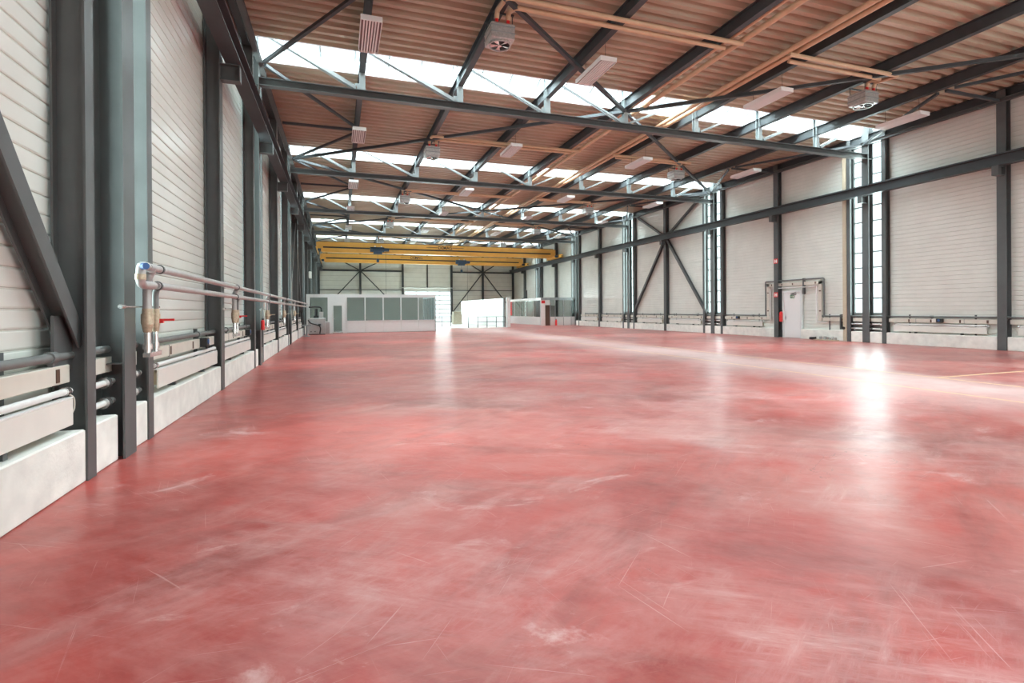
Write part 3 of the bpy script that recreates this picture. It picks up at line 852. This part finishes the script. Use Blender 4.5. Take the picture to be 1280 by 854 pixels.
# compressed-air rail on the left wall, with drops
for z, x, nm in ((2.075, -1.98, 'upper'), (1.885, -2.0, 'lower')):
    t = thing('air_pipe', '%s of two long silver pipes along the left columns' % nm, 'pipe', (x, 6.45, z), 0, 'silver rail pipes')
    y0 = .12 if nm == 'upper' else .45
    obj('pipe', MB().tube((0, y0, 0), (0, 29.6, 0), .043, 12), 'silver', t)
    for y in (.5, 5.25, 10.25, 15.25, 20.25, 25.25): link('clamp', cached(('clamp', 'a'), lambda: MB().tube((0, -.02, 0), (0, .02, 0), .055, 12), 'steel'), t, (0, y, 0))
def drop(y, label, big):
    t = thing('valve_drop', label, 'valve', (-2.0, y, 0), 0, 'valve drops under the rail pipes')
    r = .045 if big else .034
    top = 2.075 if big else 2.075
    obj('riser', MB().path([(.02, -.12, 2.06), (.0, .0, 2.06), (-.06, .02, 1.95), (-.06, .02, 1.60)], r, 10, .1), 'silver', t)
    obj('riser', MB().path([(0, .14, 1.885), (-.02, .24, 1.88), (-.05, .26, 1.80), (-.05, .26, 1.58)], r * .75, 10, .06), 'greypipe', t)
    for yy, sc in ((.02, 1.0), (.26, .8)):
        xx = -.06 if yy < .1 else -.05
        obj('valve_body', MB().tube((xx, yy, 1.62), (xx, yy, 1.56), .052 * sc, 10).tube((xx, yy, 1.56), (xx, yy, 1.44), .062 * sc, 10).tube((xx, yy, 1.44), (xx, yy, 1.35), .058 * sc, 10, True, .040 * sc), 'brass', t)
    lo = MB()
    for yy, s in ((.02, 1.0), (.26, .7)):
        xx = -.06 if yy < .1 else -.05
        lo.tube((xx, yy, 1.35), (xx, yy, 1.12), .035 * s, 10).tube((xx, yy, 1.22), (xx, yy, 1.16), .05 * s, 10)
    lo.box(-.09, -.02, -.03, .36, 1.07, 1.12)
    obj('outlet', lo, 'chrome', t)
    obj('handle', MB().box(.0, .14, .25, .275, 1.475, 1.50).box(-.03, .03, .24, .285, 1.45, 1.50), 'red' if big else 'brass', t)
    obj('clamp_rod', MB().tube((-.18, -.35, 1.64), (-.04, .36, 1.64), .010, 6).tube((-.18, -.38, 1.64), (-.17, -.31, 1.64), .025, 6), 'chrome', t)
for j, (y, big) in enumerate(((6.78, True), (11.85, True), (16.85, False), (21.85, False), (26.85, False))):
    drop(y, 'brass valve drop under the silver rail pipes, ' + nth(j), big)
# header loop at the near end of the rail pipes
t = thing('pipe_header', 'elbowed pipe end with blue valve knob on the first main left column', 'pipe', (-2.0, 6.45, 1.9))
obj('elbow', MB().path([(.02, .10, .175), (.02, -.05, .175), (.03, -.12, .16), (.03, -.14, .0), (.02, -.05, -.03), (0, .35, -.02)], .045, 10, .05), 'silver', t)
obj('collar', MB().tube((.03, -.14, .08), (.03, -.14, .02), .05, 10), 'brass', t)
obj('knob', MB().tube((.06, -.16, .16), (.10, -.20, .16), .035, 10), 'blue', t)

# red extinguisher hung on the second main column, left wall
def extinguisher(loc, label, s=1.0):
    t = thing('fire_extinguisher', label, 'fire extinguisher', loc)
    r = .08 * s
    obj('body', MB().tube((0, 0, 0), (0, 0, .42 * s), r, 14).tube((0, 0, .42 * s), (0, 0, .48 * s), r, 14, True, r * .35), 'red', t)
    obj('valve_head', MB().box(-.03, .03, -.05 * s, .07 * s, .49 * s, .54 * s), 'black', t)
    obj('hose', MB().path([(0, .07 * s, .51 * s), (.02, .12 * s, .44 * s), (.02, .11 * s, .15 * s)], .012, 6, .05), 'black', t)
extinguisher((-2.14, 16.62, 1.04), 'small red extinguisher on the second main column, left wall', .62)
extinguisher((22.64, 21.46, .85), 'red extinguisher on the column beside the white door', 1.15)
extinguisher((20.4, 46.55, .02), 'red extinguisher standing by the glazed office door', 1.2)

# grey boxes on far left columns
obj('junction_box', MB().cbox(-.06, .12, -.22, .22, -.25, .25, .01), 'cream', None, (-2.1, 41.5, 4.35), label='cream electrical box high on a far left column', cat='box')
# motor actuators on the grey wall pipes
def actuator(loc, label):
    t = thing('valve_actuator', label, 'valve', loc, 0, 'valve actuators on the wall pipes')
    obj('body', MB().cbox(-.07, .07, -.10, .10, -.07, .09, .01), 'black', t)
    obj('dial', MB().tube((.07, 0, .02), (.085, 0, .02), .045, 10).tube((-.085, 0, .02), (-.07, 0, .02), .045, 10), 'blue', t)
    obj('cover', MB().box(-.05, .05, .10, .26, -.06, .08), 'cream', t)
actuator((-2.33, 10.55, 1.02), 'black valve actuator on the left wall before the first mid-bay column')
actuator((-2.33, 15.2, 1.02), 'black valve actuator on the left wall before the second main column')
actuator((22.62, 13.75, 1.03), 'black valve actuator mid-bay on the near right wall')
actuator((22.62, 24.6, 1.03), 'black valve actuator on the right wall beyond the white door')

# ------------------------------------------------------------------ right wall door and things beside it
d1 = struct('door_1', 'white two-panel door in the right wall', (WR - .12, 20.28, 0))
obj('door_leaf', MB().box(-.02, .03, 0, 1.03, .02, 2.40), 'door', d1)
for z0, z1 in ((.12, 1.15), (1.22, 2.30)):
    obj('door_panel', MB().box(-.03, -.02, .08, .95, z0, z1), 'door', d1)
obj('door_frame', MB().box(-.05, .08, -.09, 0, 0, 2.5).box(-.05, .08, 1.03, 1.12, 0, 2.5).box(-.05, .08, 0, 1.03, 2.40, 2.5), 'office', d1)
obj('door_handle', MB().tube((-.02, .93, 1.05), (-.09, .93, 1.05), .012, 6).box(-.10, -.08, .80, .94, 1.04, 1.06).box(-.03, -.02, .90, .96, .95, 1.15), 'galv', d1)
obj('door_closer', MB().box(-.09, -.02, .25, .55, 2.28, 2.34).beam((-.07, .5, 2.33), (-.09, .2, 2.42), .02, .02), 'steel', d1)
sg = obj('exit_sign', MB().box(-.012, 0, 0, .25, 0, .16), 'green', None, (WR - .15, 20.65, 2.10), label='small dark sign on the white door', cat='sign')
obj('pictogram', MB().box(-.016, -.012, .03, .10, .03, .13).box(-.016, -.012, .13, .22, .06, .10), 'white', sg)
# trunking loop over the door
t = thing('door_trunking_loop', 'ivory trunking and grey pipe carried over the white door', 'trunking', (XR + .14, 0, 0))
for j, (a, b, z0, z1) in enumerate(((19.05, 19.22, .93, 2.93), (22.30, 22.47, .93, 2.93), (19.05, 22.47, 2.76, 2.93))):
    obj('channel', MB().cbox(0, .09, a, b, z0, z1, .006), 'trunk', t)
    n = 2 if j < 2 else 5
    for i in range(n):
        f_ = (i + .5) / n
        if j < 2: obj('socket', MB().box(-.008, .003, (a + b) / 2 - .05, (a + b) / 2 + .05, z0 + (z1 - z0) * f_ - .03, z0 + (z1 - z0) * f_ + .03), 'brown', t)
        else: obj('socket', MB().box(-.008, .003, a + (b - a) * f_ - .03, a + (b - a) * f_ + .03, 2.80, 2.90), 'brown', t)
obj('pipe', MB().path([(.03, 18.8, 1.18), (.03, 18.94, 1.18), (.03, 18.94, 3.06), (.03, 22.58, 3.06), (.03, 22.58, 1.18), (.03, 22.8, 1.18)], .04, 8, .07), 'greypipe', t)
obj('white_pipe', MB().path([(-.02, 18.7, .862), (-.02, 19.32, .862), (-.02, 19.32, 2.66), (-.02, 22.2, 2.66), (-.02, 22.2, .862), (-.02, 22.4, .862)], .028, 8, .05), 'white', t)
obj('pipe_clamp', MB().box(-.03, .1, 20.05, 20.12, 2.3, 3.12), 'steel', t)
obj('pipe_clamp', MB().box(-.03, .1, 18.0, 18.06, .55, 1.26), 'steel', t)
# two red and white notices on the column by the door
for z, nm in ((4.14, 'upper'), (2.31, 'lower')):
    s_ = obj('fire_notice', MB().box(-.006, 0, -.13, .13, -.13, .13), 'red', None, (XR - .002, 21.70, z), label='%s red and white fire notice on the column by the door' % nm, cat='sign', group='fire notices')
    obj('pictogram', MB().box(-.010, -.006, -.09, -.02, -.09, .08).box(-.010, -.006, .02, .08, -.09, .08).box(-.010, -.006, -.02, .02, -.02, .02), 'white', s_)
obj('vertical_duct', MB().cbox(-.05, .14, -.09, .09, 0.02, 8.6, .01), 'ductbeige', None, (XR + .02, 17.70, 0), label='tall beige duct beside the first main column group of the right wall', cat='duct')
obj('duct_plug', MB().tube((XR - .06, 17.74, .62), (XR - .03, 17.74, .62), .07, 12), 'black', None, label='black round plug on the beige duct', cat='plug')
# heap of fittings on the floor by the duct
rnd = random.Random(3)
obj('floor_tray', MB().cbox(-.12, .12, -.62, .62, 0, .05, .01), 'ductbeige', None, (22.35, 18.55, 0), label='low tray with fittings lying at the foot of the right plinth', cat='tray')
for i in range(7):
    y = 18.05 + i * .13
    obj('metal_fitting', MB().cbox(-.06, .06, -.045, .045, 0, .10 + .06 * rnd.random(), .01), 'chrome' if i % 2 else 'machine', None, (22.34 + rnd.uniform(-.03, .03), y, .05),
        rnd.uniform(-.4, .4), label='small grey metal fitting in the floor tray, %s from the beige duct' % ORD[i].replace('nearest', 'first'), cat='fitting', group='fittings in the tray')
obj('black_hose_coil', MB().path([(22.3 + .10 * math.cos(a * .7), 19.22 + .16 * math.sin(a * .7), .03 + .006 * a) for a in range(18)], .028, 8), 'black', None, label='black hose coil on the floor by the tray', cat='hose')

# ------------------------------------------------------------------ left glazed office
OY = 38.75
def off():
    x0, x1, zt, sill, gt = -2.2, 6.95, 2.80, .86, 2.58
    t = thing('glazed_office', 'white glazed office cabin at the far left of the hall', 'cabin', (0, OY, 0))
    obj('roof_fascia', MB().box(x0, x1, -.04, .08, gt - .01, zt), 'office', t)
    obj('back_wall', MB().box(x0, x1, 5.9, 6.0, 0, zt + .06), 'clad', t)
    obj('cabin_floor', MB().box(x0, x1, .05, 5.9, 0.0, .02), 'offfloor', t)
    xw = [.50 + i * (x1 - .50) / 5 for i in range(6)]
    for i in range(5):
        a, b = xw[i], xw[i + 1]
        obj('lower_panel', MB().cbox(a + .008, b - .008, -.02, .05, .03, sill - .02, .006), 'office', t)
        obj('pane', MB().box(a + .04, b - .04, .0, .012, sill + .03, gt), 'officeglass', t)
    for x in xw: obj('mullion', MB().box(x - .03, x + .03, -.03, .06, 0 if x in (xw[0], xw[-1]) else sill, gt + .04), 'office', t)
    obj('sill', MB().box(xw[0], xw[-1], -.035, .06, sill - .02, sill + .03), 'office', t)
    # side pane behind the machine
    obj('lower_panel', MB().box(-2.0, -.75, -.02, .05, .03, sill - .02), 'office', t)
    obj('pane', MB().box(-1.95, -.78, .0, .012, sill, gt), 'officeglass', t)
    obj('mullion', MB().box(-2.2, -1.95, -.03, .06, 0, gt + .04), 'office', t)
    obj('mullion', MB().box(-.78, -.46, -.03, .06, 0, gt + .04), 'office', t)
    obj('mullion', MB().box(.25, .5, -.03, .06, 0, gt + .04), 'office', t)
    obj('door_head', MB().box(-.46, .25, -.03, .06, 2.04, gt + .04), 'office', t)
    d = obj('door_leaf', MB().box(-.44, .23, -.01, .03, .05, .10).box(-.44, -.39, -.01, .03, .05, 2.03).box(.18, .23, -.01, .03, .05, 2.03).box(-.39, .18, -.01, .03, 1.98, 2.03), 'office', t)
    obj('pane', MB().box(-.39, .18, .005, .015, .10, 1.98), 'officeglass', d)
    obj('door_handle', MB().tube((-.42, -.01, 1.05), (-.42, -.06, 1.05), .012, 6).box(-.43, -.30, -.07, -.05, 1.04, 1.06), 'galv', d)
    for i, y in enumerate((1.0, 2.2, 3.4, 4.6)):
        obj('side_pane', MB().box(x1 - .012, x1, y - .55, y + .55, sill, gt), 'officeglass', t)
        obj('side_panel', MB().box(x1 - .05, x1, y - .58, y + .58, .03, sill - .02), 'office', t)
    for y in (.0, 1.6, 2.8, 4.0, 5.3): obj('side_post', MB().box(x1 - .06, x1 + .01, y - .03, y + .03, 0, gt + .05), 'office', t)
off()
# machine with hoses in front of the office
t = thing('hydraulic_unit', 'grey machine cabinet with black hoses before the office', 'machine', (-1.35, 37.2, 0))
obj('cabinet', MB().cbox(-.62, .45, -.4, .4, .05, 1.12, .02), 'machine', t)
obj('cabinet_base', MB().box(-.60, .43, -.38, .38, 0, .05), 'black', t)
obj('side_cabinet', MB().cbox(.46, .72, -.2, .4, .05, .85, .02), 'machine', t)
obj('pump', MB().tube((-.15, 0, 1.12), (-.15, 0, 1.75), .10, 12).box(-.3, .02, -.15, .15, 1.12, 1.3), 'black', t)
obj('control_box', MB().cbox(.05, .32, -.2, .1, 1.12, 1.55, .01), 'machine', t)
obj('hose', MB().path([(-.60, -.1, 1.86), (-.15, -.1, 1.9), (.18, -.1, 1.86), (.22, -.1, 1.55)], .05, 8, .12), 'black', t)
obj('hose', MB().path([(-.62, -.42, 1.0), (-.5, -.5, .80), (.1, -.5, .62), (.16, -.5, .40), (.1, -.5, .08)], .04, 8, .12), 'black', t)
obj('hand_wheel', MB().tube((.1, -.5, .62), (.1, -.5, .74), .09, 10), 'black', t)
bt = MB()
for x in (-.45, -.2): bt.tube((x, -.41, .22), (x, -.395, .22), .04, 8)
obj('caster_bolt', bt, 'black', t)
obj('pedestal_table', MB().box(-.3, .3, -.3, .3, .66, .74).box(-.05, .05, -.05, .05, 0, .66).box(-.2, .2, -.2, .2, 0, .04), 'steel_light', None, (-1.95, 34.6, 0), label='small steel pedestal table beside the left wall', cat='table')

# ------------------------------------------------------------------ white corridor wall, railing and right office
t = thing('corridor_partition', 'bright white partition wall running away from the camera', 'partition', (14.85, 45.9, 0))
for i in range(9):
    obj('panel', MB().cbox(-.04, .04, i * 2.0 + .01, i * 2.0 + 1.99, .0, 2.66, .008), 'white', t)
obj('cap_rail', MB().box(-.06, .06, 0, 18, 2.66, 2.72), 'galv', t)
obj('end_post', MB().box(-.22, -.04, -.2, .0, 0, 2.72), 'steel_light', t)
obj('partition_pillar', MB().cbox(14.78, 15.10, 45.0, 45.35, 0, 2.76, .01), 'white', None, label='white pillar at the near end of the white partition', cat='pillar')
t = thing('guard_railing', 'dark steel guard railing in front of the white partition', 'railing', (11.1, 45.1, 0))
for i in range(5): obj('post', MB().box(i * .88 - .025, i * .88 + .025, -.025, .025, 0, .98), 'steel', t)
for z in (.5, .98): obj('rail', MB().box(0, 3.52, -.02, .02, z - .02, z + .02), 'steel', t)
t = thing('guard_railing', 'dark steel guard railing beside the bright sectional door', 'railing', (7.9, 50.5, 0))
for i in range(4): obj('post', MB().box(i * .9 - .025, i * .9 + .025, -.025, .025, 0, 1.0), 'steel', t)
for z in (.5, 1.0): obj('rail', MB().box(0, 2.7, -.02, .02, z - .02, z + .02), 'steel', t)
obj('stacked_boards', MB().cbox(-.5, .5, -.5, .5, 0, 1.1, .02).cbox(-.45, .42, -.45, .4, 1.1, 1.45, .02), 'khaki', None, (12.9, 58, 0), label='khaki block of stacked boards below the end-wall brace', cat='boards')

def office_r():
    t = thing('glazed_office', 'glazed office block at the far right with white entrance', 'cabin', (19.2, 46.8, 0))
    zt, sill, gt = 2.80, .86, 2.55
    # long glazed side along the corridor
    for i in range(5):
        a, b = .9 + i * 2.0, .9 + (i + 1) * 2.0
        obj('lower_panel', MB().cbox(-.03, .03, a + .01, b - .01, .03, sill, .006), 'office', t)
        obj('pane', MB().box(-.006, .006, a + .04, b - .04, sill + .03, gt), 'officeglass', t)
        obj('mullion', MB().box(-.035, .035, a - .03, a + .03, sill, gt), 'office', t)
    obj('roof_fascia', MB().box(-.15, .05, .0, 11, gt, zt), 'white', t)
    # front with door
    obj('door_post', MB().box(-.30, .12, -.03, .06, 0, zt), 'white', t)
    d = obj('door_leaf', MB().box(.14, .62, .0, .04, 0.02, 2.05), 'brown', t)
    obj('door_head', MB().box(.12, .66, -.03, .06, 2.05, zt), 'office', t)
    xs_ = [.66, 1.2, 2.1, 2.95, 3.62]
    for a, b in zip(xs_, xs_[1:]):
        obj('lower_panel', MB().cbox(a + .008, b - .008, -.02, .05, .03, sill, .006), 'office', t)
        obj('pane', MB().box(a + .03, b - .03, .0, .012, sill + .03, gt), 'officeglass', t)
        obj('mullion', MB().box(a - .03, a + .03, -.03, .06, 0, gt + .02), 'steel_light', t)
    obj('mullion', MB().box(3.59, 3.65, -.03, .06, 0, gt + .02), 'steel_light', t)
    obj('sill', MB().box(.66, 3.65, -.035, .06, sill - .01, sill + .03), 'office', t)
    obj('roof_fascia', MB().box(-.3, 3.65, -.04, .08, gt, zt), 'steel_light', t)
    obj('back_wall', MB().box(.1, 3.6, 10.9, 11, 0, zt - .07), 'clad', t)
    obj('white_cabinet', MB().box(.70, 1.25, .1, .5, 0.03, 2.0), 'office', t)
    s_ = obj('wall_sign', MB().box(-.28, .1, -.045, -.035, 2.22, 2.50), 'red', t, label='small red and white notice')
office_r()
obj('red_banner', MB().box(-.02, .02, -.35, .35, -.8, .8), 'red', None, (19.12, 56.9, 1.75), label='narrow red notice on the far end of the corridor glazing', cat='notice')
obj('roof_chimney', MB().tube((0, 0, 0), (0, 0, 1.0), .12, 10).box(-.5, .5, -.2, .2, 0, .12), 'steel_dark', None, (20.2, 54.5, 2.80), label='short dark flue on the right office roof', cat='flue')
